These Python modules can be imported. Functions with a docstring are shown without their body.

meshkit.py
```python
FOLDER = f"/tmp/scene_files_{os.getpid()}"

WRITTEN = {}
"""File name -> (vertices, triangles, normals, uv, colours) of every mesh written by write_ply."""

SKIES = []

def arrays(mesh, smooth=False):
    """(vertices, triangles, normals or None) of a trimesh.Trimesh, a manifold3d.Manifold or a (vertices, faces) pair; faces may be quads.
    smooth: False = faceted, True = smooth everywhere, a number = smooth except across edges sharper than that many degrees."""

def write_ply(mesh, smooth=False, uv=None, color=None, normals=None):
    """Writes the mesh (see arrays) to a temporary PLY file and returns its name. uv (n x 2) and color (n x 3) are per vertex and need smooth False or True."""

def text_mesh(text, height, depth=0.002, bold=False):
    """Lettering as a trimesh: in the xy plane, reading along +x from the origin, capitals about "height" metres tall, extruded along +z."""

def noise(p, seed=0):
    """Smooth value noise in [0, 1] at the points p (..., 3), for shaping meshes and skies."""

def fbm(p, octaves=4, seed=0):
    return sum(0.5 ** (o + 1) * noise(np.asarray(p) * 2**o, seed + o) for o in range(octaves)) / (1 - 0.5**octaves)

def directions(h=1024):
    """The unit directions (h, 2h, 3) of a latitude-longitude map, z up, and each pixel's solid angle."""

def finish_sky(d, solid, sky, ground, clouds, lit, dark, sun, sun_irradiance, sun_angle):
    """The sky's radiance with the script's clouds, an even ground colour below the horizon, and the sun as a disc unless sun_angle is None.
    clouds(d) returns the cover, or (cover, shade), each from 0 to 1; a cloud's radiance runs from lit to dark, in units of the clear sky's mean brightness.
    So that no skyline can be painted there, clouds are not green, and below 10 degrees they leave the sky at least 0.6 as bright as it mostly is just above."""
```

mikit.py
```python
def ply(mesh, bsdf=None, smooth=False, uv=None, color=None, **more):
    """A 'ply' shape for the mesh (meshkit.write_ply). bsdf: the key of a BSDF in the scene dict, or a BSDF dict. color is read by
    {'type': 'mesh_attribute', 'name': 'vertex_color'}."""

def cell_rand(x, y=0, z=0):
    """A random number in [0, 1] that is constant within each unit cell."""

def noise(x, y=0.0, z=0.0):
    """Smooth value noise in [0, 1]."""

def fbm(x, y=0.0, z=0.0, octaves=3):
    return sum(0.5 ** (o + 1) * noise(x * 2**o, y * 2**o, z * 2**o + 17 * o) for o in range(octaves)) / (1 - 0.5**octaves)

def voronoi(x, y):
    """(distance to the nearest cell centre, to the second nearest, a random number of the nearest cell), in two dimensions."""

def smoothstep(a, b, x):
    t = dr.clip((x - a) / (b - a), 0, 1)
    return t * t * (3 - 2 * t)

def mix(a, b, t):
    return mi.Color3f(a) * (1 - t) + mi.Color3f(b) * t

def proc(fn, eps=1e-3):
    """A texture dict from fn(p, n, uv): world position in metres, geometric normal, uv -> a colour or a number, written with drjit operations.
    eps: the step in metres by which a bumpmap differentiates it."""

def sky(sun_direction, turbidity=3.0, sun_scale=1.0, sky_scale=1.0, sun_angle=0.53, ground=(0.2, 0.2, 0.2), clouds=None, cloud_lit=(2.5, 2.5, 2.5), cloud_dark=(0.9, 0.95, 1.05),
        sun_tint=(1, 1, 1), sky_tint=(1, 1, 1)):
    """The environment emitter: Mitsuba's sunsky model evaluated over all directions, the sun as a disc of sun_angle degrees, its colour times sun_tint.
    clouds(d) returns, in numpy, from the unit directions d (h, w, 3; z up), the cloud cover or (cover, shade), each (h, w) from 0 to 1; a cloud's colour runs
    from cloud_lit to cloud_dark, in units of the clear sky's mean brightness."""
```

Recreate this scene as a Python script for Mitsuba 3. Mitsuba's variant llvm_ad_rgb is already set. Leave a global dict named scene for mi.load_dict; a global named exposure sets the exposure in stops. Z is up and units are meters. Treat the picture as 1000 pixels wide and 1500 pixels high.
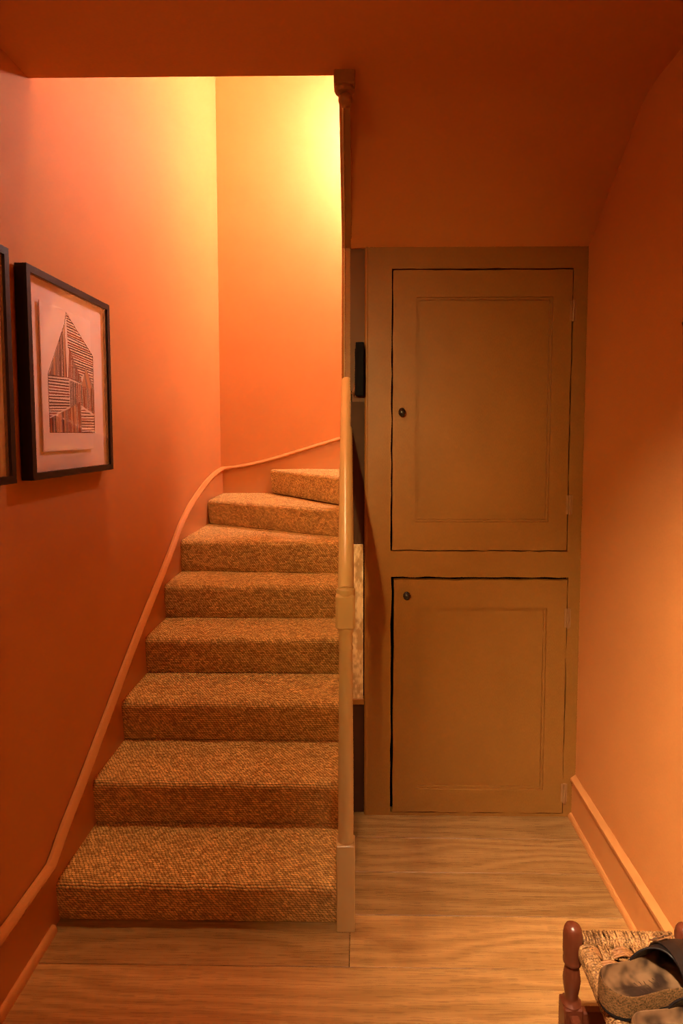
import math, random
import numpy as np
import trimesh
import drjit as dr
import mitsuba as mi
import mikit
import meshkit
from mikit import proc, fbm, noise, cell_rand, smoothstep, mix
from shapely.geometry import Polygon, LineString, box as sbox
from shapely.ops import unary_union

T = mi.ScalarTransform4f
random.seed(5)
rng = np.random.default_rng(5)
scene, labels = {'type': 'scene'}, {}
PI = math.pi

# ------------------------------------------------------------------ camera, light, exposure
FOCAL = 880.0                                   # pixels of a 1000 x 1500 frame
EYE = np.array([0.0, 0.0, 1.443])
PITCH, YAW = math.radians(3.8), math.radians(0.85)
FW = np.array([-math.sin(YAW) * math.cos(PITCH), math.cos(YAW) * math.cos(PITCH), -math.sin(PITCH)])
scene['camera'] = {
    'type': 'perspective', 'fov': math.degrees(2 * math.atan(500 / FOCAL)), 'fov_axis': 'x',
    'principal_point_offset_x': -0.012, 'principal_point_offset_y': 56 / 1500,
    'near_clip': 0.05, 'far_clip': 50.0,
    'to_world': T().look_at(origin=EYE.tolist(), target=(EYE + FW).tolist(), up=[0, 0, 1])}
exposure = -0.3
STAIR_LAMP, STAIR_R = (0.28, 3.62, 3.27), 0.09   # globe on the upper winder, round the corner
STAIR_POWER = [570.0, 485.0, 455.0]
TOP_FILL_LAMP, TOP_FILL_POWER = (-0.62, 1.96, 4.20), [430.0, 315.0, 170.0]   # added unseen pendant, lights treads and handrail from above
FILL_LAMP = (-0.70, 0.05, 2.28)                 # added fill light: unseen ceiling bowl by the left wall, above the viewer
FILL_POWER = [42.0, 24.0, 9.0]
# two can lights with a recessed disc: place, aim, disc radius, can radius, recess, radiance
SPOTS = [((0.10, 0.25, 2.30), (0.92, 1.30, 0.34), 0.050, 0.060, 0.180, [7600.0, 5700.0, 3600.0]),
         ((-0.62, -1.25, 1.92), (0.20, 2.19, 1.26), 0.050, 0.060, 0.310, [3500.0, 2350.0, 850.0])]  # this second can is added, unseen, to brighten cupboard and newel

# ------------------------------------------------------------------ materials
def P(name, color, rough=0.6, spec=0.4, two=True, **kw):
    d = {'type': 'principled', 'base_color': color if isinstance(color, dict) else {'type': 'rgb', 'value': list(color)},
         'roughness': rough, 'specular': spec, **kw}
    scene[name] = {'type': 'twosided', 'bsdf': d} if two else d

def bumped(name, color, rough, bump, spec=0.4):
    scene[name] = {'type': 'twosided', 'bsdf': {'type': 'bumpmap', 'scale': 1.0, 'arbitrary': bump,
        'nested': {'type': 'principled', 'base_color': color, 'roughness': rough, 'specular': spec}}}

ORANGE = (0.57, 0.235, 0.070)
def wall_fn(p, n, uv):
    f = fbm(p.x * 5, p.y * 5, p.z * 5, 3)
    g = noise(p.x * 260, p.y * 260, p.z * 260)
    return mi.Color3f(ORANGE) * (0.93 + 0.10 * f + 0.05 * g)
P('orange_paint', proc(wall_fn), 0.70, 0.14)
P('orange_gloss', (0.56, 0.235, 0.072), 0.36, 0.4)

BROWN = (0.265, 0.112, 0.021)
def brown_fn(p, n, uv):
    f = fbm(p.x * 9, p.y * 9, p.z * 4, 3)
    g = noise(p.x * 420, p.y * 420, p.z * 160)
    return mi.Color3f(BROWN) * (0.86 + 0.18 * f + 0.12 * g)
P('brown_paint', proc(brown_fn), 0.42, 0.4)
P('darkened_brown', (0.135, 0.056, 0.018), 0.5, 0.3)  # recess shade put into the board colour; the rail bracket shares it
P('shade_dark_brown', (0.055, 0.022, 0.008), 0.6, 0.2)  # deeper recess shade, painted into the lower board
P('tan_paint', (0.48, 0.30, 0.115), 0.30, 0.5)
P('dark_interior', (0.012, 0.008, 0.006), 0.9, 0.1)
P('black_iron', (0.018, 0.014, 0.012), 0.32, 0.5)
P('black_wood', (0.011, 0.006, 0.005), 0.45, 0.2)
P('black_plastic', (0.006, 0.006, 0.008), 0.7, 0.08)
P('mount_board', (0.88, 0.82, 0.74), 0.85, 0.2)
P('art_paper', (0.92, 0.87, 0.80), 0.85, 0.2)
P('ink_dark', (0.050, 0.024, 0.020), 0.8, 0.2)
P('ink_rust', (0.24, 0.065, 0.036), 0.8, 0.2)
P('ink_grey', (0.27, 0.21, 0.20), 0.8, 0.2)
P('ink_sand', (0.56, 0.34, 0.20), 0.8, 0.2)
P('steel', (0.75, 0.72, 0.68), 0.25, 0.5, metallic=1.0)
P('brass_painted', (0.30, 0.15, 0.055), 0.35, 0.5)
P('white_ceramic', (0.7, 0.66, 0.6), 0.4, 0.5)
scene['picture_glass'] = {'type': 'thindielectric', 'int_ior': 1.5}

def plaster_fn(p, n, uv):
    f = fbm(p.x * 60, p.y * 60, p.z * 26, 4)
    g = smoothstep(0.35, 0.7, f)
    return mix((0.50, 0.33, 0.16), (0.88, 0.72, 0.46), g)
bumped('rough_plaster', proc(plaster_fn), 0.45, proc(lambda p, n, uv: 0.006 * fbm(p.x * 70, p.y * 70, p.z * 40, 3)), 0.6)

# sisal boucle carpet: rows of little loops, uv in metres
def loops(uv):
    cw, ch = 0.0112, 0.0080
    row = dr.floor(uv.y / ch)
    u = uv.x / cw + 0.5 * (row - 2 * dr.floor(row / 2)) + 0.55 * noise(uv.x * 90, uv.y * 90)
    fx, fy = u - dr.floor(u) - 0.5, uv.y / ch - row - 0.5
    d = dr.square((fx + 0.35 * fy) * 1.9) + dr.square(fy * 1.9)
    return dr.maximum(0, 1 - d), cell_rand(dr.floor(u), row, 3)
def carpet_fn(p, n, uv):
    h, r = loops(uv)
    f = fbm(uv.x * 14, uv.y * 14, 3.0, 2)
    c = mix((0.52, 0.255, 0.064), (0.98, 0.61, 0.21), r)
    return c * (0.36 + 0.64 * smoothstep(0.0, 0.5, h)) * (0.86 + 0.26 * f)
bumped('sisal_carpet', proc(carpet_fn, 5e-4), 0.85, proc(lambda p, n, uv: 0.0045 * loops(uv)[0], 6e-4), 0.2)

# oak boards, grain along x, every board with its own tone
ROWS = [2.245, 2.062, 1.893, 1.715, 1.537, 1.36, 1.185, 1.01, 0.835, 0.66, 0.485, 0.31, 0.135, -0.04, -0.3, -0.6]
def oak_fn(p, n, uv):
    bid = uv.x * 97.0                                     # per-board number kept in uv
    k = cell_rand(dr.floor(bid + 0.5), 7, 1)
    x, y = p.x + 13.7 * k, p.y + 5.1 * k
    warp = fbm(x * 1.7, y * 7.0, k * 31, 3) - 0.5
    r = y * 46 + warp * 13.0 + 1.5 * x
    ring = 0.5 + 0.5 * dr.sin(r * 2.6)
    fine = fbm(x * 9, y * 330, k * 11, 2)
    pore = smoothstep(0.63, 0.78, noise(x * 26, y * 720, 2.0))
    tone = 0.70 + 0.36 * cell_rand(dr.floor(bid + 0.5), 3, 5)
    c = mix((0.47, 0.262, 0.094), (0.28, 0.132, 0.038), ring * 0.42 + 0.58 * fine)
    return c * tone * (1 - 0.22 * pore)
P('oak', proc(oak_fn), 0.36, 0.35)

def rope_fn(p, n, uv):
    f = fbm(p.x * 420, p.y * 420, p.z * 420, 2)
    g = fbm(p.x * 60, p.y * 60, p.z * 60, 2)
    return mix((0.085, 0.035, 0.011), (0.47, 0.25, 0.095), smoothstep(0.25, 0.75, f * 0.6 + g * 0.4))
P('seagrass_rope', proc(rope_fn), 0.6, 0.3)
def weft_fn(p, n, uv):
    return mix((0.14, 0.052, 0.017), (0.36, 0.165, 0.055), noise(p.x * 120, p.y * 420, p.z * 420))
P('seagrass_weft', proc(weft_fn), 0.55, 0.35)
P('seagrass_dark', (0.05, 0.025, 0.012), 0.8, 0.1)
P('red_wood', (0.105, 0.024, 0.010), 0.32, 0.45)
def cork_fn(p, n, uv):
    f = noise(p.x * 420, p.y * 420, p.z * 420)
    return mix((0.045, 0.022, 0.009), (0.23, 0.115, 0.042), f)
P('cork', proc(cork_fn), 0.8, 0.2)
def insole_fn(p, n, uv):
    f = fbm(p.x * 30, p.y * 30, p.z * 30, 3)
    return mix((0.024, 0.011, 0.006), (0.17, 0.092, 0.043), smoothstep(0.32, 0.66, f))
P('suede_insole', proc(insole_fn), 0.85, 0.2)
P('dark_leather', (0.008, 0.006, 0.006), 0.42, 0.4)
P('sole_rubber', (0.012, 0.011, 0.011), 0.7, 0.2)
P('imprint', (0.045, 0.022, 0.015), 0.8, 0.2)

# ------------------------------------------------------------------ helpers
def tag(key, label=None, cat=None, group=None, kind=None):
    d = labels.setdefault(key, {})
    for k, v in (('label', label), ('category', cat), ('group', group), ('kind', kind)):
        if v:
            d[k] = v
def numbered(key):
    if key not in scene:
        return key
    i = 1
    while f'{key}_{i:03d}' in scene:
        i += 1
    return f'{key}_{i:03d}'
def obj(key, mesh, mat, smooth=False, **kw):
    key = numbered(key)
    scene[key] = mikit.ply(mesh, mat, smooth=smooth, **kw)
    return key
def struct(key, mesh, mat, smooth=False, **kw):
    key = obj(key, mesh, mat, smooth, **kw)
    tag(key, kind='structure')
    return key
def bx(x0, x1, y0, y1, z0, z1):
    m = trimesh.creation.box((x1 - x0, y1 - y0, z1 - z0))
    m.apply_translation(((x0 + x1) / 2, (y0 + y1) / 2, (z0 + z1) / 2))
    return m
def cbox(x0, x1, y0, y1, z0, z1, c=0.002):
    """box with chamfered edges: hull of three slimmer boxes"""
    a = [bx(x0, x1, y0 + c, y1 - c, z0 + c, z1 - c), bx(x0 + c, x1 - c, y0, y1, z0 + c, z1 - c), bx(x0 + c, x1 - c, y0 + c, y1 - c, z0, z1)]
    return trimesh.convex.convex_hull(np.vstack([m.vertices for m in a]))
def cat(*ms):
    return trimesh.util.concatenate(list(ms))
def prism_x(poly, x0, x1):
    """polygon in (y, z), extruded along x"""
    m = trimesh.creation.extrude_polygon(poly, x1 - x0, engine='earcut')
    v = m.vertices.copy()
    m.vertices = np.c_[v[:, 2] + x0, v[:, 0], v[:, 1]]
    return m
def prism_y(poly, y0, y1):
    """polygon in (x, z), extruded along y"""
    m = trimesh.creation.extrude_polygon(poly, y1 - y0, engine='earcut')
    v = m.vertices.copy()
    m.vertices = np.c_[v[:, 0], v[:, 2] + y0, v[:, 1]]
    m.invert()
    return m
def prism_z(poly, z0, z1):
    m = trimesh.creation.extrude_polygon(poly, z1 - z0, engine='earcut')
    m.apply_translation((0, 0, z0))
    return m
def lathe(profile, x, y, seg=40):
    """profile: list of (radius, z)"""
    pr = np.array([(0.0, profile[0][1])] + list(profile) + [(0.0, profile[-1][1])])
    m = trimesh.creation.revolve(pr, sections=seg)
    m.apply_translation((x, y, 0))
    return m
def tube(path, r, seg=8, caps=True):
    """round tube along a path; r number or list"""
    p = np.asarray(path, float)
    r = np.broadcast_to(np.asarray(r, float), len(p))
    t = np.gradient(p, axis=0)
    t /= np.linalg.norm(t, axis=1, keepdims=True) + 1e-12
    ref = np.array([0, 0, 1.0]) if abs(t[0, 2]) < 0.9 else np.array([1.0, 0, 0])
    n = np.cross(t[0], ref); n /= np.linalg.norm(n)
    vs = []
    ang = np.arange(seg) * 2 * PI / seg
    for i in range(len(p)):
        n = n - t[i] * (n @ t[i]); n /= np.linalg.norm(n)
        b = np.cross(t[i], n)
        vs.append(p[i] + r[i] * (np.cos(ang)[:, None] * n + np.sin(ang)[:, None] * b))
    v = np.vstack(vs); f = []
    for i in range(len(p) - 1):
        for k in range(seg):
            a, b2, c, d = i * seg + k, i * seg + (k + 1) % seg, (i + 1) * seg + (k + 1) % seg, (i + 1) * seg + k
            f += [(a, b2, c), (a, c, d)]
    if caps:
        v = np.vstack([v, p[:1], p[-1:]])
        s, e = len(v) - 2, len(v) - 1
        for k in range(seg):
            f += [(s, (k + 1) % seg, k), (e, (len(p) - 1) * seg + k, (len(p) - 1) * seg + (k + 1) % seg)]
    m = trimesh.Trimesh(v, np.array(f), process=False)
    if m.volume < 0:
        m.invert()
    return m
def grid(P_, uv=None, flip=False):
    """(rows, cols, 3) array of points -> mesh (and uv)"""
    P_ = np.asarray(P_); a, b = P_.shape[:2]
    i = np.arange(a * b).reshape(a, b)
    q = np.stack([i[:-1, :-1], i[1:, :-1], i[1:, 1:], i[:-1, 1:]], -1).reshape(-1, 4)
    f = np.vstack([q[:, [0, 1, 2]], q[:, [0, 2, 3]]])
    if flip:
        f = f[:, ::-1]
    return trimesh.Trimesh(P_.reshape(-1, 3), f, process=False)

# ------------------------------------------------------------------ the room
WL, WR, WB, CEIL = -0.905, 0.815, 3.93, 2.415          # left wall, right wall, stairwell back wall, ceiling
TOP = 4.9
CUP = 2.19                                             # front of the cupboard
struct('floor', bx(WL - .1, WR + .1, -2.3, 4.1, -0.12, -0.020), 'dark_interior')
struct('wall_left', bx(WL - .1, WL, -2.3, 4.1, -0.02, TOP), 'orange_paint')
struct('wall_right', bx(WR, WR + .1, -2.3, 4.1, -0.02, TOP), 'orange_paint')
struct('wall_back', bx(WL, WR, WB, WB + .1, -0.02, TOP), 'orange_paint')
struct('wall_front', bx(WL, WR, -2.3, -2.2, -0.02, CEIL), 'orange_paint')
EDGE = 1.712
lip = [(-2.2, CEIL), (EDGE - .012, CEIL), (EDGE, CEIL + .012), (EDGE, 2.66), (-2.2, 2.66)]
sof = [(1.70, CEIL)]
for t in np.linspace(0, 1, 9):                          # eased crease between flat ceiling and slope
    y0, y1, y2 = np.array([1.70, CEIL]), np.array([1.80, CEIL]), np.array([1.875, 2.341])
    q = (1 - t) ** 2 * y0 + 2 * t * (1 - t) * y1 + t * t * y2
    sof.append((q[0], q[1]))
sof += [(2.192, 2.105), (2.230, 2.105), (2.230, 2.20), (1.95, 2.40), (1.74, 2.66), (1.70, 2.66)]
struct('ceiling', cat(prism_x(Polygon(lip), WL, -0.052), prism_x(Polygon([(-2.2, CEIL), (1.70, CEIL), (1.70, 2.66), (-2.2, 2.66)]), -0.052, WR)), 'orange_paint')
sp = obj('ceiling__sloped_soffit', prism_x(Polygon(sof).buffer(0), -0.028, WR), 'orange_paint', 25)
struct('ceiling_upper', bx(WL - .1, WR + .1, EDGE - 1.2, 4.1, TOP, TOP + .1), 'orange_paint')
struct('wall_landing', bx(WL - .1, WR + .1, EDGE - 1.3, EDGE - 1.2, 2.66, TOP), 'orange_paint')

# partition between the flight and the cupboard: carries the flight above
PY = 2.50
part_poly = Polygon([(1.735, CEIL - .01), (2.19, 2.115), (PY, 2.27), (PY, 0.0), (3.24, 0.0), (3.24, 2.0), (3.42, 2.25), (3.42, 2.70), (1.735, 2.76)])
struct('wall_partition', prism_x(part_poly, -0.056, -0.030), 'orange_paint')
# near-black back and top sheet, added behind the doors so their gaps look shaded
struct('wall_shade_sheet', cat(bx(-0.028, WR, 2.30, 2.33, -0.02, 2.12), bx(-0.028, WR, 2.224, 2.33, 2.095, 2.12)), 'dark_interior')

# trim along the edge of the partition: slope under the ceiling, then straight down
def face_strip(pts, back=0.022):
    """long strip: pts = list of (left point, right point) down its length, thickened away from the viewer"""
    A = np.array(pts, float); off = np.array([0, back, back * .6])
    B = A + off
    ms = [grid(A), grid(B, flip=True), grid(np.stack([A[:, 0], B[:, 0]], 1), flip=True), grid(np.stack([A[:, 1], B[:, 1]], 1)), grid(np.stack([A[0], B[0]])), grid(np.stack([A[-1], B[-1]]), flip=True)]
    m = cat(*ms); m.merge_vertices(); m.fix_normals()
    return m
#          depth, height, x of: outer edge, bead, inner edge
run_a = [(1.705, 2.414, -.0555, -.0445, -.0255), (2.196, 2.106, -.0600, -.0500, -.0255)]
run_b = [(PY - .002, 2.26, -.0690, -.0580, -.0255), (PY - .002, 1.60, -.0705, -.0595, -.0255), (PY - .002, 0.05, -.0705, -.0595, -.0255)]
struct('trim_1', cat(*[face_strip([((c, y, z), (d, y, z)) for y, z, a, c, d in run]) for run in (run_a, run_b)]), 'brown_paint')
obj('trim_1__reveal', cat(*[face_strip([((a, y + .012, z + .004), (c, y, z)) for y, z, a, c, d in run], .016) for run in (run_a, run_b)]), 'brown_paint')
obj('trim_1__bead', cat(*[tube([(c, y - .001, z - .001) for y, z, a, c, d in run], 0.0028, 8) for run in (run_a, run_b)]), 'tan_paint', True)  # light caught on the trim edge, painted as a paler bead
# narrow boards between the trim and the cupboard, recess shade painted into their colours
struct('trim_2', cat(bx(-0.031, 0.022, 2.205, 2.222, 1.60, 2.130), bx(-0.024, 0.022, 2.205, 2.222, 1.56, 1.60)), 'darkened_brown')
obj('trim_2__lower_board', cat(bx(-0.031, 0.022, 2.207, 2.222, 1.035, 1.56), bx(-0.031, 0.022, 2.207, 2.222, 0.0, 0.43)), 'shade_dark_brown')
obj('trim_2__return_panel', bx(-0.0305, -0.0285, 2.206, PY - .002, 0.0, 2.24), 'brown_paint')
# baseboards and stair skirting
def skirt(path, x_in, x_out, cap=0.011, bottom=None):
    poly = Polygon(list(path) + ([(path[-1][0], 0.0), (path[0][0], 0.0)] if bottom is None else bottom))
    return prism_x(poly, min(x_in, x_out), max(x_in, x_out))
def capbead(path, x_in, x_out, r=0.011, wall='x'):
    """moulding swept along a path in the wall's plane: sloped top, rounded nose, small undercut"""
    p = np.array(path, float)
    d = np.r_[0, np.cumsum(np.linalg.norm(np.diff(p, axis=0), axis=1))]
    q = np.linspace(0, d[-1], max(2, int(d[-1] / .03)))
    from scipy.interpolate import PchipInterpolator
    p = np.c_[PchipInterpolator(d, p[:, 0])(q), PchipInterpolator(d, p[:, 1])(q)] if len(p) > 2 else np.c_[np.interp(q, d, p[:, 0]), np.interp(q, d, p[:, 1])]
    t = np.gradient(p, axis=0); t /= np.linalg.norm(t, axis=1, keepdims=True)
    n = np.c_[-t[:, 1], t[:, 0]]
    n *= np.sign(n[:, 1:2])
    w = x_out - x_in
    sec = [(-1.0, 0.0), (-1.0, .62), (-.55, .95), (-.1, 1.0), (.35, .85), (1.0, .42), (1.0, 0.0)]
    cols = []
    for a, b_ in sec:
        c = p + n * a * r
        o = np.full(len(c), x_in + w * b_)
        cols.append(np.c_[o, c] if wall == 'x' else np.c_[c[:, 0], o, c[:, 1]])
    m = grid(np.array(cols)); m.fix_normals()
    return m
SK = WL + 0.017
left_low = [(-2.2, 0.186), (1.655, 0.190)]
struct('baseboard_left', skirt([(-2.2, 0.186), (1.645, 0.186)], WL, SK), 'orange_gloss')
obj('baseboard_left__cap_moulding', capbead([(-2.2, 0.188), (1.66, 0.190)], WL + .004, SK + .011, 0.0125), 'orange_gloss')
def quarter(x0, y0, y1, sx, r=0.020):
    a = np.linspace(0, PI / 2, 7)
    pts = [(x0, 0.0)] + [(x0 + sx * r * math.cos(t), 1.5 * r * math.sin(t)) for t in a]
    return prism_y(Polygon(pts), y0, y1)
obj('baseboard_left__foot_bead', quarter(SK, -2.2, 1.640, 1, 0.016), 'orange_gloss', 30)
path_l = [(1.645, 0.190), (1.672, 0.205), (1.731, 0.248), (1.828, 0.303), (1.953, 0.380), (2.094, 0.467), (2.234, 0.556), (2.375, 0.640), (2.544, 0.735),
          (2.694, 0.818), (2.842, 0.905), (2.958, 0.978), (3.132, 1.056), (3.386, 1.132), (3.578, 1.176), (3.76, 1.203), (3.93, 1.214)]
struct('trim_3', prism_x(Polygon(path_l + [(3.93, 0.0), (1.645, 0.0)]), WL, SK), 'orange_gloss')
obj('trim_3__cap_moulding', capbead(path_l, WL + .004, SK + .012, 0.0130), 'orange_gloss', 30)
path_b = [(WL, 1.214), (-0.82, 1.224), (-0.70, 1.245), (-0.55, 1.282), (-0.40, 1.328), (-0.25, 1.374), (-0.10, 1.42), (0.2, 1.55), (0.5, 1.75), (WR, 2.0)]
struct('trim_4', prism_y(Polygon(path_b + [(WR, 0.9), (WL, 0.9)]), WB - .017, WB), 'orange_gloss')
obj('trim_4__cap_moulding', capbead(path_b, WB - .004, WB - .036, 0.0125, 'y'), 'orange_gloss', 30)
BR = 0.803
struct('baseboard_right', bx(BR, WR, -2.2, CUP + .004, 0, 0.150), 'orange_gloss')
obj('baseboard_right__cap_moulding', prism_y(Polygon([(WR, 0.166), (BR + .006, 0.161), (BR - .006, 0.152), (BR - .006, 0.142), (BR, 0.134), (WR, 0.134)]), -2.2, CUP), 'orange_gloss')
obj('baseboard_right__foot_bead', quarter(BR, -2.2, CUP, -1, 0.012), 'orange_gloss', 30)

# oak boards
joints = {0: [-0.2], 1: [-0.35], 2: [0.95, -0.6], 3: [-0.024], 4: [-1.5, 0.98], 5: [0.25], 6: [-0.5], 7: [0.45], 8: [-0.2], 9: [0.6], 10: [0.1], 11: [-0.4], 12: [0.3], 13: [0.0], 14: [-.3]}
nb = 0
for i in range(len(ROWS) - 1):
    y1, y0 = ROWS[i], ROWS[i + 1]
    xs = [WL] + sorted(x for x in joints.get(i, []) if WL < x < WR) + [WR]
    for x0, x1 in zip(xs[:-1], xs[1:]):
        m = cbox(x0 + .0006, x1 - .0006, y0 + .0006, y1 - .0006, -0.020, 0.0, 0.0011)
        nb += 1
        obj('floor__plank', m, 'oak', False, uv=np.tile([[nb / 97.0, 0.5]], (len(m.vertices), 1)))
obj('floor__plank', bx(WL, WR, -2.2, -0.6, -0.02, 0), 'oak', False, uv=np.tile([[0.8, .5]], (8, 1)))

# ------------------------------------------------------------------ staircase, clad in sisal
XL, XR = SK, -0.058
Z = [0.0, 0.128, 0.284, 0.440, 0.596, 0.754, 0.912, 1.056, 1.214, 1.37]
N = [None] + [((XL, 1.665 + .2575 * k), (XR, 1.665 + .2575 * k)) for k in range(5)]
N[1] = ((XL, 1.665), (-0.0635, 1.665))
N += [((XL, 2.955), (XR, 2.905)), ((XL, 3.50), (XR, 3.02)), ((-0.575, 3.895), (XR, 3.155)), ((0.10, 3.905), (XR + .03, 3.24))]
back_line = {7: [(XL, 3.925), (-0.60, 3.922), N[8][1]], 8: [(-0.575, 3.92), (0.12, 3.92), N[9][1]], 9: [(0.5, 3.9), (0.4, 3.5), (0.02, 3.3)]}
def poly_at(pts, s):
    pts = np.array(pts); d = np.r_[0, np.cumsum(np.linalg.norm(np.diff(pts, axis=0), axis=1))]
    return np.c_[np.interp(s * d[-1], d, pts[:, 0]), np.interp(s * d[-1], d, pts[:, 1])]
for k in range(1, 10):
    L, R = np.array(N[k][0]), np.array(N[k][1])
    w = np.linalg.norm(R - L); dirv = (R - L) / w; nrm = np.array([-dirv[1], dirv[0]])
    s = np.linspace(0, 1, 41)
    zb, zt = Z[k - 1] + .002, Z[k]
    r = 0.022
    prof = [(0.020, zb), (0.014, zb + .018), (0.009, zb + .05), (0.005, zt - .055), (0.001, zt - .034)]
    prof += [(r - r * math.cos(a), zt - r + r * math.sin(a)) for a in np.linspace(0, PI / 2, 9)]
    cols, vv = [], []
    base = L + np.outer(s, R - L)
    wob = 0.0022 * np.sin(s * 23 + k) + 0.0015 * np.sin(s * 61 + 2 * k)
    for j, (t, z) in enumerate(prof):
        q = base + np.outer(np.full(len(s), t) + wob * (0.3 + j / 14), nrm)
        cols.append(np.c_[q, np.full(len(s), z)])
    if k in back_line:
        bk = poly_at(back_line[k], s)
    else:
        L2, R2 = np.array(N[k + 1][0]), np.array(N[k + 1][1])
        bk = L2 + np.outer(s, R2 - L2) + np.array([0, .03])
    e = cols[-1][:, :2]
    for t in np.linspace(0, 1, 12)[1:]:
        q = e + (bk - e) * t
        cols.append(np.c_[q, np.full(len(s), zt) + 0.001 * np.sin(s * 17 + 5 * t)])
    A = np.array(cols)                                   # (profile, width, 3)
    arc = np.r_[np.zeros((1, len(s))), np.cumsum(np.linalg.norm(np.diff(A, axis=0), axis=2), axis=0)]
    uv = np.stack([A[..., :2] @ dirv, arc + k * 1.37], -1)
    top = grid(A, flip=True)
    obj('staircase__carpeted_step', top, 'sisal_carpet', True, uv=uv.reshape(-1, 2))
# closed wooden string under the treads on the open side
nos = [(N[k][0][1] if k < 6 else N[k][1][1], Z[k]) for k in range(1, 9)]
obj('staircase__string_board', prism_x(Polygon([(1.704, 0.0)] + [(1.704, 0.115)] + sum([[(y + .02, Z[k] - .008), (y + .02, Z[k + 1] - .008)] for k, (y, z) in list(enumerate(nos))[1:4]], []) + [(2.49, 0.90), (2.49, 0.0)]), -0.0575, -0.040), 'brown_paint')
tag('staircase', 'winding staircase in woven tan sisal carpet rising between the orange walls', 'stairs')

# ------------------------------------------------------------------ newel post and handrail
NX, NY = -0.034, 1.650
b = cbox(NX - .029, NX + .025, NY - .002, NY + .052, 0.0, 0.262, 0.003)
obj('newel_post__base_block', b, 'tan_paint')
cy = NY + .026; cx = NX - .002
obj('newel_post__shaft', lathe([(0.022, 0.255), (0.0235, 0.262), (0.0235, 0.270), (0.0215, 0.278), (0.0225, 0.30), (0.0222, 0.45), (0.0205, 0.65), (0.0192, 0.80), (0.019, 0.828), (0.0212, 0.832), (0.0212, 0.838),
    (0.0192, 0.842), (0.0200, 0.868), (0.0190, 0.876), (0.0225, 0.884), (0.023, 0.897)], cx, cy), 'tan_paint', 35)
obj('newel_post__upper_block', cbox(cx - .0285, cx + .0265, cy - .027, cy + .027, 0.892, 0.994, 0.007), 'tan_paint')
obj('newel_post__collar', lathe([(0.024, 0.986), (0.0262, 0.994), (0.0268, 1.000), (0.0262, 1.006), (0.022, 1.010), (0.018, 1.014)], cx, cy), 'tan_paint', 35)
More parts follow.
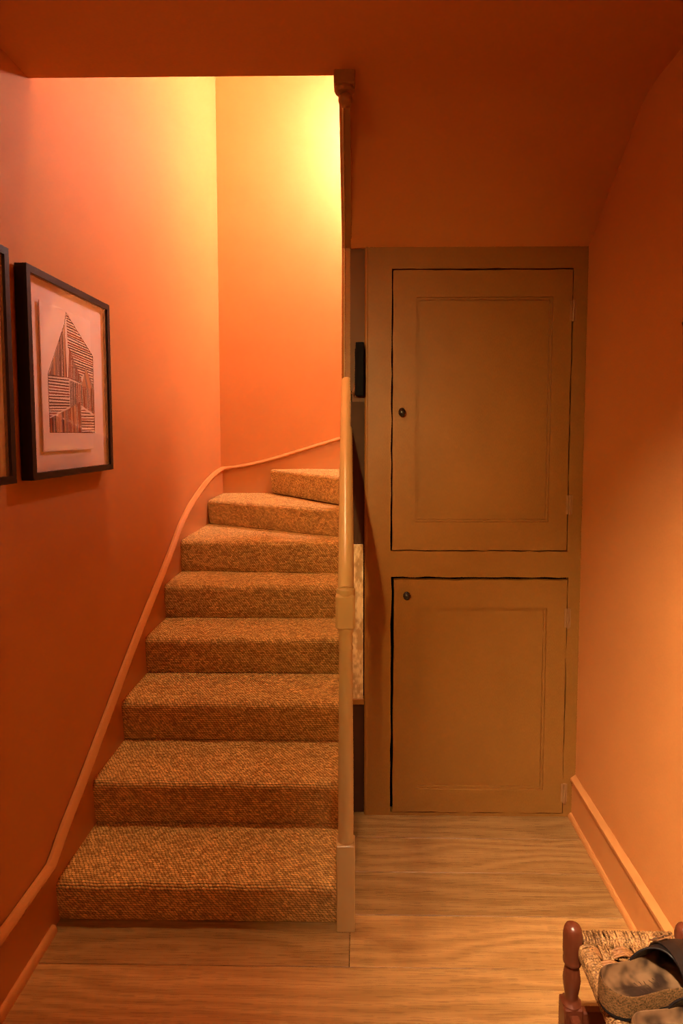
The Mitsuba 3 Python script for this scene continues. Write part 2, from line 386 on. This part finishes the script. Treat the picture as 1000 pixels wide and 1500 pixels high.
tag('newel_post', 'turned tan painted newel post at the foot of the stairs', 'post')
rp = [(cx, cy - .004, 1.004), (cx, cy + .03, 1.050), (cx - .001, cy + .10, 1.115), (cx - .006, 2.02, 1.318), (cx - .013, 2.494, 1.658)]
rp = np.array(rp)
tt = np.r_[0, np.cumsum(np.linalg.norm(np.diff(rp, axis=0), axis=1))]
ts = np.linspace(0, tt[-1], 40)
rp = np.c_[[np.interp(ts, tt, rp[:, i]) for i in range(3)]].T
rail = tube(rp, 0.0225, 24)
obj('stair_handrail__rail', rail, 'tan_paint', 40)
obj('stair_handrail__bracket', cat(tube([(-0.022, 2.172, 1.585), (-0.012, 2.165, 1.60), (-0.010, 2.19, 1.612), (-0.012, 2.206, 1.612)], 0.006, 8), cbox(-0.018, -0.002, 2.196, 2.206, 1.575, 1.628, .002)), 'darkened_brown', 40)
tag('stair_handrail', 'smooth pale round handrail climbing from the newel post to the dark trim', 'handrail')
# foot of the newel of the flight above, hanging below the ceiling
px_, py_ = -0.040, 1.70
obj('pendant_drop__block', cbox(px_ - .028, px_ + .030, py_ - .028, py_ + .028, 2.380, 2.420, 0.004), 'brown_paint')
obj('pendant_drop__fillet', lathe([(0.016, 2.364), (0.024, 2.368), (0.0275, 2.374), (0.027, 2.380), (0.025, 2.384)], px_, py_), 'brown_paint', 30)
obj('pendant_drop__ball', trimesh.creation.icosphere(3, 0.0195).apply_translation((px_ + .003, py_, 2.350)), 'brown_paint', True)
tag('pendant_drop', 'brown painted square drop with a ball end under the ceiling edge', 'finial')

# ------------------------------------------------------------------ cupboard
def wobbly(x0, x1, z0, z1, amp, seed, n=14):
    """rectangle with slightly uneven edges (x, z)"""
    r = np.random.default_rng(seed)
    t = np.linspace(0, 1, n)
    e = [r.normal(0, amp, n) for _ in range(4)]
    for q in e: q[0] = q[-1] = 0
    pts = [(x0 + (x1 - x0) * a, z0 + q) for a, q in zip(t, e[0])] + [(x1 + q, z0 + (z1 - z0) * a) for a, q in zip(t, e[1])][1:]
    pts += [(x1 - (x1 - x0) * a, z1 + q) for a, q in zip(t, e[2])][1:] + [(x0 + q, z1 - (z1 - z0) * a) for a, q in zip(t, e[3])][1:-1]
    return Polygon(pts)
C0, C1, CT = 0.030, WR, 2.108
D1 = (0.118, 0.765, 1.012, 2.031)                       # upper opening x0 x1 z0 z1
D2 = (0.120, 0.772, 0.012, 0.916)                       # lower opening
frame = wobbly(C0, C1, 0.0, CT, 0.0008, 3, 24).difference(wobbly(*D1, 0.0010, 4, 20)).difference(wobbly(*D2, 0.0016, 7, 16))
obj('built_in_cupboard__face_frame', prism_y(frame, CUP, CUP + .028), 'brown_paint')
obj('built_in_cupboard__edge_bead', tube([(C0 - .001, CUP + .006, z) for z in np.linspace(0, CT, 10)], 0.0075, 12), 'brown_paint', 40)
def door(x0, x1, z0, z1, panel, knob, hinges, seed, lean):
    outer = wobbly(x0, x1, z0, z1, 0.0010, seed, 18)
    hole = sbox(*panel)
    key = obj('built_in_cupboard__door', prism_y(outer.difference(hole), CUP - .002, CUP + .022), 'brown_paint')
    pm = cbox(panel[0] - .004, panel[2] + .004, CUP + .013, CUP + .019, panel[1] - .004, panel[3] + .004, .001)
    obj(key + '__panel', pm, 'brown_paint')
    a, c = hole, hole.buffer(-0.009, join_style=2)
    ring = prism_y(a.difference(c), CUP + .006, CUP + .013)
    obj(key + '__moulding', ring, 'brown_paint')
    kx, kz = knob
    pr = np.array([(0, 0), (0.007, 0), (0.006, .008), (0.009, .014), (0.0128, .020), (0.0135, .026), (0.0105, .032), (0.005, .0345), (0, .035)])
    km = trimesh.creation.revolve(pr, sections=28)
    km.vertices = np.c_[km.vertices[:, 0] * 0.95 + kx, CUP - .002 - km.vertices[:, 2], km.vertices[:, 1] * 1.18 + kz]
    km.fix_normals()
    k2 = obj(key + '__knob', km, 'black_iron', 40)
    tag(k2, 'dark oval iron knob')
    for hx, hz in hinges:
        hm = [tube([(hx, CUP - .005, hz - .036), (hx, CUP - .005, hz + .036)], 0.0048, 10)]
        hm += [tube([(hx, CUP - .005, hz + d), (hx, CUP - .005, hz + d + .002)], 0.006, 10) for d in (-.037, -.013, .012, .035)]
        hm += [cbox(hx - .013, hx + .011, CUP - .0035, CUP, hz - .035, hz + .035, .0008)]
        obj(key + '__hinge', cat(*hm), 'brass_painted', 40)
    return key
door(0.1235, 0.7605, 1.0165, 2.0255, (0.207, 1.121, 0.693, 1.931), (0.155, 1.520), [(0.765, 1.880), (0.768, 1.185)], 11, 0)
door(0.1300, 0.7675, 0.0150, 0.9060, (0.214, 0.103, 0.695, 0.802), (0.176, 0.852), [(0.772, 0.765), (0.774, 0.095)], 12, 0)
tag('built_in_cupboard', 'tall brown painted cupboard with two panelled doors under the sloping ceiling', 'cupboard')

# pale rough strip beside the cupboard
zz = np.linspace(0.452, 1.035, 60); xx = np.linspace(-0.024, 0.018, 7)
G = np.array([[(x, 2.196 - 0.008 * meshkit.fbm(np.array([x * 60, z * 22, 1.0]), 3, 4), z) for x in xx] for z in zz])
back = G.copy(); back[..., 1] = 2.222
ps = cat(grid(G), grid(back, flip=True), grid(np.array([G[-1], back[-1]])), grid(np.array([back[0], G[0]])), grid(np.stack([G[:, -1], back[:, -1]], 1)), grid(np.stack([back[:, 0], G[:, 0]], 1)))
obj('rough_plaster_strip__plaster', ps, 'rough_plaster', 35)
obj('rough_plaster_strip__ledge', cbox(-0.024, 0.021, 2.188, 2.222, 0.430, 0.452, .002), 'brown_paint')
tag('rough_plaster_strip', 'pale crinkled plaster strip on a small ledge between newel post and cupboard', 'plaster strip')
# slim black box on the board left of the cupboard
obj('black_box__case', cbox(-0.011, 0.0185, 2.150, 2.206, 1.578, 1.768, .003), 'black_plastic')
obj('black_box__cover', cbox(-0.0135, -0.010, 2.156, 2.200, 1.585, 1.745, .001), 'black_plastic')
tag('black_box', 'slim black upright box fixed between the stair trim and the cupboard', 'box')

# ------------------------------------------------------------------ framed pictures on the left wall
def framed(y0, y1, z0, z1, full, label):
    """frame on the left wall from y0 (near) to y1, with a floating sheet"""
    xf, xb, w = WL + .036, WL + .004, 0.019
    key = 'framed_picture' if 'framed_picture__frame' not in scene else 'framed_picture_001'
    fr = sbox(y0, z0, y1, z1).difference(sbox(y0 + w, z0 + w, y1 - w, z1 - w))
    scene[key + '__frame'] = mikit.ply(prism_x(fr, xb, xf), 'black_wood')
    scene[key + '__mount'] = mikit.ply(bx(xb, xb + .016, y0 + w, y1 - w, z0 + w, z1 - w), 'mount_board')
    sx = xb + .0205
    inner = (y0 + w, y1 - w, z0 + w, z1 - w)
    pa = (y0 + .075, y1 - .135, z0 + .075, z1 - .078)
    pm = cbox(sx, sx + .0025, pa[0], pa[1], pa[2], pa[3], .0008)
    scene[key + '__paper'] = mikit.ply(cat(pm, bx(xb + .016, sx, pa[0] + .05, pa[1] - .05, pa[2] + .05, pa[3] - .05)), 'art_paper')
    scene[key + '__glass'] = mikit.ply(trimesh.Trimesh([(xf - .004, inner[0], inner[2]), (xf - .004, inner[1], inner[2]), (xf - .004, inner[1], inner[3]), (xf - .004, inner[0], inner[3])], [(0, 1, 2), (0, 2, 3)]), 'picture_glass')
    tag(key, label, 'picture')
    return key, sx + .0025
k0, sx = framed(1.590, 2.115, 1.318, 1.890, True, 'black framed picture of a striped house shape, right of the cropped frame')
# the drawing: regions filled with fine stripes; local a, b in [0, 1] over its bounding box
A0, A1, B0, B1 = 1.700, 1.992, 1.447, 1.806
def region(pts):
    return Polygon([(A0 + a * (A1 - A0), B0 + b * (B1 - B0)) for a, b in pts])
inks = {'ink_dark': [], 'ink_rust': [], 'ink_grey': [], 'ink_sand': []}
def hatch(pts, angle, step, frac, cols, seed):
    g = region(pts); r = np.random.default_rng(seed)
    c = np.array(g.centroid.coords[0]); d = np.array([math.cos(angle), math.sin(angle)]); n = np.array([-d[1], d[0]])
    t = -0.4
    while t < 0.4:
        ww = step * frac * r.uniform(.75, 1.25)
        o = c + n * t
        tilt = r.normal(0, 0.012)
        dd = d + n * tilt
        q = Polygon([o - dd * .5 - n * ww / 2, o + dd * .5 - n * ww / 2, o + dd * .5 + n * ww / 2, o - dd * .5 + n * ww / 2]).intersection(g)
        for part in getattr(q, 'geoms', [q]):
            if part.geom_type == 'Polygon' and part.area > 1e-7:
                inks[cols[int(r.integers(len(cols)))]].append(part)
        t += step * r.uniform(.85, 1.15)
H = 0.0
dk, ru, gy, sa = 'ink_dark', 'ink_rust', 'ink_grey', 'ink_sand'
hatch([(0.40, 1.0), (1.0, 0.70), (1.0, 0.40), (0.83, 0.55), (0.62, 0.44), (0.42, 0.72)], -0.06, .0078, .50, [dk, dk, ru], 1)
hatch([(0.36, 0.90), (0.38, 0.46), (0.02, 0.46)], PI / 2 - .02, .0085, .80, [gy, ru, dk, gy, sa], 2)
hatch([(0.44, 0.72), (0.72, 0.44), (0.40, 0.46)], PI / 2 - .1, .0085, .75, [gy, gy, ru, dk], 3)
hatch([(0.82, 0.58), (0.98, 0.40), (0.70, 0.41)], PI / 2 + .35, .009, .90, [sa, sa, gy], 4)
hatch([(0.0, 0.46), (0.42, 0.46), (0.42, 0.22), (0.0, 0.12)], 0.03, .0082, .50, [dk, dk, ru], 5)
hatch([(0.44, 0.44), (1.0, 0.40), (1.0, 0.17), (0.68, 0.24), (0.44, 0.20)], PI / 2, .0105, .62, [ru, ru, dk], 6)
hatch([(0.0, 0.11), (0.44, 0.21), (0.66, 0.27), (0.66, 0.0), (0.0, 0.0)], PI / 2 + .02, .0088, .80, [gy, sa, gy, dk, ru], 7)
hatch([(0.68, 0.22), (1.0, 0.15), (1.0, 0.0), (0.68, 0.0)], 0.02, .0085, .50, [dk, dk, ru], 8)
for l in ([(0.40, 1.0), (1.0, 0.70), (1.0, 0.0)], [(0.40, 1.0), (0.36, 0.90), (0.0, 0.46), (0.0, 0.0), (1.0, 0.0)], [(0.0, 0.46), (0.44, 0.46), (1.0, 0.40)], [(0.67, 0.27), (0.67, 0.0)], [(0.82, 0.58), (1.0, 0.40)]):
    inks[dk].append(LineString([(A0 + a * (A1 - A0), B0 + b_ * (B1 - B0)) for a, b_ in l]).buffer(0.0009))
for i, (ink, polys) in enumerate(inks.items()):
    ms = [prism_x(g, sx - .0003, sx + .0004 + .00012 * i) for q in polys for g in getattr(q, 'geoms', [q])]
    key = numbered(k0 + '__paper__print')
    scene[key] = mikit.ply(cat(*ms), ink)
    tag(key, kind='stuff')
k1, _ = framed(0.962, 1.512, 1.318, 1.902, False, 'black framed picture cut off by the left edge of the photo')

# ------------------------------------------------------------------ rope seated stool
SX0, SX1, SY0, SY1, SZ = 0.460, 0.718, 0.870, 1.248, 0.345
leg_prof = [(0.012, 0.0), (0.016, 0.004), (0.019, 0.04), (0.021, 0.10), (0.021, 0.196), (0.0215, 0.200), (0.018, 0.204), (0.0145, 0.208), (0.0135, 0.214), (0.0175, 0.238), (0.019, 0.252), (0.0165, 0.272), (0.014, 0.286),
            (0.0185, 0.290), (0.0195, 0.294), (0.0195, 0.298), (0.018, 0.302), (0.0205, 0.32), (0.0205, 0.355), (0.0185, 0.366), (0.016, 0.372), (0.010, 0.377), (0.004, 0.379)]
LG = [(SX0 + .008, SY1), (SX1 - .008, SY1), (SX0 + .008, SY0), (SX1 - .008, SY0)]
for x, y in LG:
    lower = cbox(x - .0205, x + .0205, y - .0205, y + .0205, 0.125, 0.198, 0.003)
    obj('rope_stool__leg', cat(lathe(leg_prof, x, y, 32), lower), 'red_wood', 35)
for a, b_ in ((0, 1), (2, 3), (0, 2), (1, 3)):
    p, q = np.array(LG[a]), np.array(LG[b_]); d = (q - p) / np.linalg.norm(q - p)
    zc = 0.165 if p[1] == q[1] else 0.170
    w = np.array([-d[1], d[0]])
    if abs(d[0]) > .5:
        m = cbox(p[0] + .018, q[0] - .018, p[1] - .010, p[1] + .010, zc - .016, zc + .016, .003)
    else:
        m = cbox(p[0] - .010, p[0] + .010, q[1] + .018, p[1] - .018, zc - .016, zc + .016, .003)
    obj('rope_stool__stretcher', m, 'red_wood')
# wrapped rails
def wraps(p, q, ry, rz, pitch, cord, seed):
    r = np.random.default_rng(seed)
    p, q = np.array(p), np.array(q); L = np.linalg.norm(q - p); d = (q - p) / L
    side = np.cross(d, [0, 0, 1]); out = []
    a = np.linspace(0, 2 * PI, 21)
    for t in np.arange(pitch / 2, L, pitch):
        sl = r.normal(0, .0012); k = r.uniform(.97, 1.04)
        pts = [p + d * (t + sl * math.sin(x)) + side * ry * k * math.copysign(abs(math.cos(x)) ** .7, math.cos(x)) + np.array([0, 0, rz * k * math.copysign(abs(math.sin(x)) ** .7, math.sin(x))]) for x in a]
        out.append(tube(pts, cord, 6, False))
    return cat(*out)
zr = SZ - .018
ROPE = {}
for p, q, ry in (((SX0 + .032, SY0 + .022, zr), (SX0 + .032, SY1 - .018, zr), .016), ((SX1 - .032, SY0 + .022, zr), (SX1 - .032, SY1 - .018, zr), .016),
             ((SX0 + .03, SY1 + .008, zr + .002), (SX1 - .03, SY1 + .008, zr + .002), .015), ((SX0 + .03, SY0 - .008, zr + .002), (SX1 - .03, SY0 - .008, zr + .002), .015)):
    key = obj('rope_stool__wrapped_rail', wraps(p, q, ry, .018, 0.0062, .0032, int(p[0] * 1000)), 'seagrass_rope', True)
    tag(key, kind='stuff')
def bundle(along_y, c, lo, hi, others, ph, n=4):
    out = []
    wv = 0.0068
    for i in range(n):
        off = (i - (n - 1) / 2) * .0056
        t = np.linspace(lo, hi, 90)
        z = np.full(len(t), SZ - .006)
        near = (t - others[0]) / (others[1] - others[0])
        z = SZ - .009 + wv * np.cos(PI * (near + ph)) + 0.0006 * math.sin(i * 2.1)
        e = np.minimum(t - lo, hi - t); z = np.where(e < .03, z + (SZ - .001 - z) * (1 - e / .03), z)
        o = c + off + .0008 * np.sin(t * 60 + i)
        pts = np.c_[o, t, z] if along_y else np.c_[t, o, z]
        out.append(tube(pts, .0031, 6))
    return cat(*out)
bxs = np.arange(SX0 + .068, SX1 - .05, .0350)
bys = np.arange(SY1 - .030, SY0 + .02, -.0330)
for i, x in enumerate(bxs):
    obj('rope_stool__lengthwise_strand', bundle(True, x, SY0 - .004, SY1 + .004, (bys[0], bys[1]), i % 2), 'seagrass_rope', True)
for j, y in enumerate(bys):
    obj('rope_stool__crosswise_strand', bundle(False, y, SX0 + .032, SX1 - .032, (bxs[0], bxs[1]), (j + 1) % 2), 'seagrass_weft', True)
obj('rope_stool__seat_bottom', bx(SX0 + .03, SX1 - .03, SY0 + .02, SY1 - .02, SZ - .034, SZ - .030), 'seagrass_dark')
tag('rope_stool', 'low stool with turned red wood legs and woven rope seat carrying the clogs', 'stool')

# ------------------------------------------------------------------ pair of clogs on the stool
def foot_outline(n=72):
    """closed curve (u, v): heel at u = 0, toe at u = .262"""
    ctl = np.array([(0.000, 0.0), (0.006, .020), (0.022, .034), (0.055, .0385), (0.10, .0375), (0.15, .042), (0.195, .049), (0.228, .043), (0.252, .024), (0.262, 0.0),
                    (0.254, -.022), (0.230, -.039), (0.195, -.047), (0.15, -.044), (0.10, -.0375), (0.055, -.0375), (0.022, -.033), (0.006, -.020)])
    from scipy.interpolate import splprep, splev
    c = np.vstack([ctl, ctl[:1]])
    tck, _ = splprep(c.T, s=0.00001, per=True)
    return np.array(splev(np.arange(n) / n, tck)).T
OUT = foot_outline()
ctr = np.array([0.13, 0.0])
def ring_at(scale_mm, z):
    """outline moved in or out by scale (m), z number or per-point"""
    g = Polygon(OUT); c = OUT - ctr
    nx = np.roll(OUT, -1, 0) - np.roll(OUT, 1, 0); nx = np.c_[nx[:, 1], -nx[:, 0]]; nx /= np.linalg.norm(nx, axis=1, keepdims=True)
    if ((nx * c).sum(1) < 0).mean() > .5: nx = -nx
    q = OUT + nx * scale_mm
    return np.c_[q, np.broadcast_to(z, len(q))]
def rim(u):
    return 0.041 + 0.013 * np.clip(1 - u / .10, 0, 1) ** 1.2 - 0.010 * np.clip((u - .12) / .14, 0, 1)
def loft(rings, close_top=None, close_bottom=False):
    A = np.array([np.vstack([r, r[:1]]) for r in rings])
    ms = [grid(A)]
    for r, fl in ((rings[0], close_bottom), (rings[-1], close_top)):
        if fl:
            v = np.vstack([r, r.mean(0, keepdims=True)]); n = len(r)
            ms.append(trimesh.Trimesh(v, [(i, (i + 1) % n, n) for i in range(n)], process=False))
    m = cat(*ms); m.merge_vertices(); m.fix_normals()
    return m
def clog(key, label, loc, rot, scale=1.0):
    M = trimesh.transformations.translation_matrix(loc) @ trimesh.transformations.rotation_matrix(rot, [0, 0, 1]) @ np.diag([scale, scale, scale, 1])
    def put(name, m, mat, smooth=True):
        m = m.copy(); m.apply_transform(M)
        k = numbered(f'{key}__{name}')
        scene[k] = mikit.ply(m, mat, smooth=smooth)
        return k
    R = rim(OUT[:, 0])
    put('outsole', loft([ring_at(-.002, 0.0), ring_at(0.0, .003), ring_at(0.0, .009)], False, True), 'sole_rubber', 40)
    put('cork_midsole', loft([ring_at(0.0005, .009), ring_at(.001, .5 * (R + .009)), ring_at(-.0005, R - .002), ring_at(-.002, R)]), 'cork', 50)
    ins = [ring_at(-.0018, R), ring_at(-.0036, R - .001), ring_at(-.0052, R - .008), ring_at(-.0085, R - .017), ring_at(-.014, R - .022), ring_at(-.019, R - .0235)]
    for f in (0.72, 0.4, 0.1):
        q = ring_at(-.019, R - .024); q[:, 1] *= f; q[:, 0] = .13 + (q[:, 0] - .13) * (1 - (1 - f) * .28)
        q[:, 2] = (.041 - .024) + (q[:, 2] - (.041 - .024)) * .7
        ins.append(q)
    k = put('insole', loft(ins, True), 'suede_insole', 60)
    # faded lettering pressed into the insole
    strokes = []
    r = np.random.default_rng(4)
    for i, u0 in enumerate((.084, .094, .104, .117, .127)):
        pts = [(u0 + .0016 * math.sin(a * 2.3 + i) + .0035 * a / 3, .010 - .0065 * a + .002 * math.cos(3 * a + i), .0186) for a in np.linspace(0, 3, 9)]
        strokes.append(tube(pts, .0006, 5))
    put('insole__imprint', cat(*strokes), 'imprint')
    # upper: closed toe with a curved open back edge
    nu, nt = 26, 25
    O, I = np.zeros((nu, nt, 3)), np.zeros((nu, nt, 3))
    poly = OUT
    def half(u, s):
        side = poly[poly[:, 1] * s >= -1e-6]; o = np.argsort(side[:, 0])
        return np.interp(u, side[o, 0], side[o, 1])
    for j, th in enumerate(np.linspace(0, PI, nt)):
        u0 = 0.088 + 0.070 * th / PI + 0.022 * math.sin(th) ** 1.5
        for i, a in enumerate(np.linspace(0, 1, nu)):
            u = u0 + (0.258 - u0) * (1 - (1 - a) ** 1.35)
            vp, vm = half(u, 1), half(u, -1)
            c, h = (vp + vm) / 2, (vp - vm) / 2
            hh = 0.050 * np.clip((.262 - u) / .10, 0, 1) ** .42 + .004
            z0 = .018
            for arr, off in ((O, .0022), (I, -.0008)):
                arr[i, j] = (u, c + (h + off) * math.cos(th) * (1 if abs(math.cos(th)) > .2 else 1), z0 + (hh + off + .006) * math.sin(th) ** .8 if math.sin(th) > 0 else z0)
    m = cat(grid(O), grid(I, flip=True), grid(np.stack([O[0], I[0]])))
    m.merge_vertices(); m.fix_normals()
    put('upper', m, 'dark_leather', 50)
    put('upper__stitched_edge', tube(O[0] * .5 + I[0] * .5, .0021, 8), 'dark_leather')
    # instep strap with buckle
    st = []
    ths = np.linspace(0.10, PI - .10, 24)
    S0, S1 = [], []
    for th in ths:
        for arr, u, off in ((S0, .150, .0058), (S1, .178, .0058)):
            vp, vm = half(u, 1), half(u, -1); c, h = (vp + vm) / 2, (vp - vm) / 2
            hh = 0.050 * np.clip((.262 - u) / .10, 0, 1) ** .42 + .004
            arr.append((u, c + (h + off) * math.cos(th), .018 + (hh + off + .006) * math.sin(th) ** .8))
    S0, S1 = np.array(S0), np.array(S1)
    inn = lambda S: S * 1 - np.array([0, 0, .003]) * np.sin(ths)[:, None] - np.c_[ths * 0, np.cos(ths) * .003, ths * 0]
    m = cat(grid(np.stack([S0, S1])), grid(np.stack([inn(S0), inn(S1)])), grid(np.stack([S0, inn(S0)])), grid(np.stack([S1, inn(S1)])))
    m.merge_vertices(); m.fix_normals()
    put('strap', m, 'dark_leather', 40)
    q = (S0[7] + S1[7]) / 2 + np.array([0, .001, .003])
    e1 = np.array([1.0, 0, 0]); e2 = S0[9] - S0[5]; e2 /= np.linalg.norm(e2)
    loop = [q + e1 * .0175 * a + e2 * .011 * b_ for a, b_ in ((-1, -1), (1, -1), (1, 1), (-1, 1), (-1, -1))]
    bk = cat(*[tube(np.array([loop[i], (loop[i] + loop[i + 1]) / 2, loop[i + 1]]), .0014, 8) for i in range(4)], tube(np.array([q - e2 * .011, q, q + e2 * .010]), .0011, 6))
    k = put('strap__buckle', bk, 'steel', 50)
    tag(k, 'small metal buckle')
    tag(key, label, 'shoe', 'pair of dark leather clogs')
clog('clog', 'dark leather clog with open heel and worn insole, farther back on the stool', (0.466, 1.082, SZ + .002), 0.33)
clog('clog_001', 'dark leather clog cut off by the bottom edge, nearer end of the stool', (0.484, 0.990, SZ + .002), 0.22)

# small dark hook on the right wall, at the edge of the view
hz = 1.715
obj('wall_hook__plate', cbox(WR - .004, WR, 1.468, 1.486, hz - .030, hz + .030, .001), 'black_iron')
obj('wall_hook__arm', tube([(WR - .003, 1.477, hz + .008), (WR - .022, 1.477, hz + .004), (WR - .034, 1.477, hz - .006), (WR - .030, 1.477, hz - .018), (WR - .018, 1.477, hz - .016)], .0045, 8), 'black_iron', 40)
tag('wall_hook', 'small black coat hook on the right wall at the photo edge', 'hook')

# ------------------------------------------------------------------ lamps (all outside the view)
def glow(mesh, rgb):
    d = mikit.ply(mesh, 'white_ceramic', smooth=True)
    d['emitter'] = {'type': 'area', 'radiance': {'type': 'rgb', 'value': list(rgb)}}
    return d
sx_, sy_, sz_ = STAIR_LAMP
scene['stair_lamp__globe'] = glow(trimesh.creation.icosphere(3, STAIR_R).apply_translation(STAIR_LAMP), STAIR_POWER)
scene['stair_lamp__arm'] = mikit.ply(tube([(sx_, sy_ + .085, sz_), (sx_, sy_ + .18, sz_ - .02), (sx_, WB - .02, sz_ - .02)], .008, 10), 'brass_painted', smooth=True)
scene['stair_lamp__backplate'] = mikit.ply(cbox(sx_ - .05, sx_ + .05, WB - .02, WB, sz_ - .07, sz_ + .03, .003), 'brass_painted')
tag('stair_lamp', 'glowing globe wall lamp on the upper turn of the stairs', 'lamp')
scene['top_fill_lamp__globe'] = glow(trimesh.creation.icosphere(3, 0.10).apply_translation(TOP_FILL_LAMP), TOP_FILL_POWER)
scene['top_fill_lamp__cord'] = mikit.ply(tube([(TOP_FILL_LAMP[0], TOP_FILL_LAMP[1], z) for z in (TOP_FILL_LAMP[2] + .095, TOP - .3, TOP - .001)], .006, 8), 'black_iron', smooth=True)
tag('top_fill_lamp', 'added unseen globe pendant high above the stairwell, lighting treads and handrail', 'lamp')
hx, hy, hz_ = FILL_LAMP
scene['fill_lamp__bowl'] = glow(trimesh.creation.icosphere(3, 0.13).apply_transform(np.diag([1, 1, .5, 1])).apply_translation(FILL_LAMP), FILL_POWER)
scene['fill_lamp__canopy'] = mikit.ply(lathe([(0.06, hz_ + .05), (0.06, CEIL - .002)], hx, hy), 'brass_painted', smooth=30)
tag('fill_lamp', 'added fill lamp, unseen shallow ceiling bowl near the left wall above the viewer', 'lamp')
for at_, to_, r_, R_, L_, power in SPOTS:
    d_ = np.array(to_) - np.array(at_); d_ /= np.linalg.norm(d_)
    key = 'spot_lamp' if 'spot_lamp__can' not in scene else 'spot_lamp_001'
    M_ = trimesh.geometry.align_vectors([0, 0, 1], d_); M_[:3, 3] = at_
    can = trimesh.creation.revolve(np.array([(0.0, -.05), (R_ * .6, -.05), (R_ + .006, -.02), (R_ + .006, L_), (R_, L_), (R_, -.004), (0.0, -.004)]), sections=32)
    scene[key + '__can'] = mikit.ply(can.apply_transform(M_), 'dark_interior', smooth=30)
    disc = trimesh.creation.cylinder(r_, .002, sections=32).apply_transform(M_)
    scene[key + '__bulb'] = glow(disc, power)
    scene[key + '__stem'] = mikit.ply(tube([np.array(at_) - d_ * .045, (at_[0] - .01, at_[1] - .06, CEIL - .001)], .008, 10), 'black_iron', smooth=True)
tag('spot_lamp', 'small black ceiling spotlight aimed at the right wall', 'lamp')
tag('spot_lamp_001', 'long black spotlight, unseen and added to light the cupboard and newel post', 'lamp')
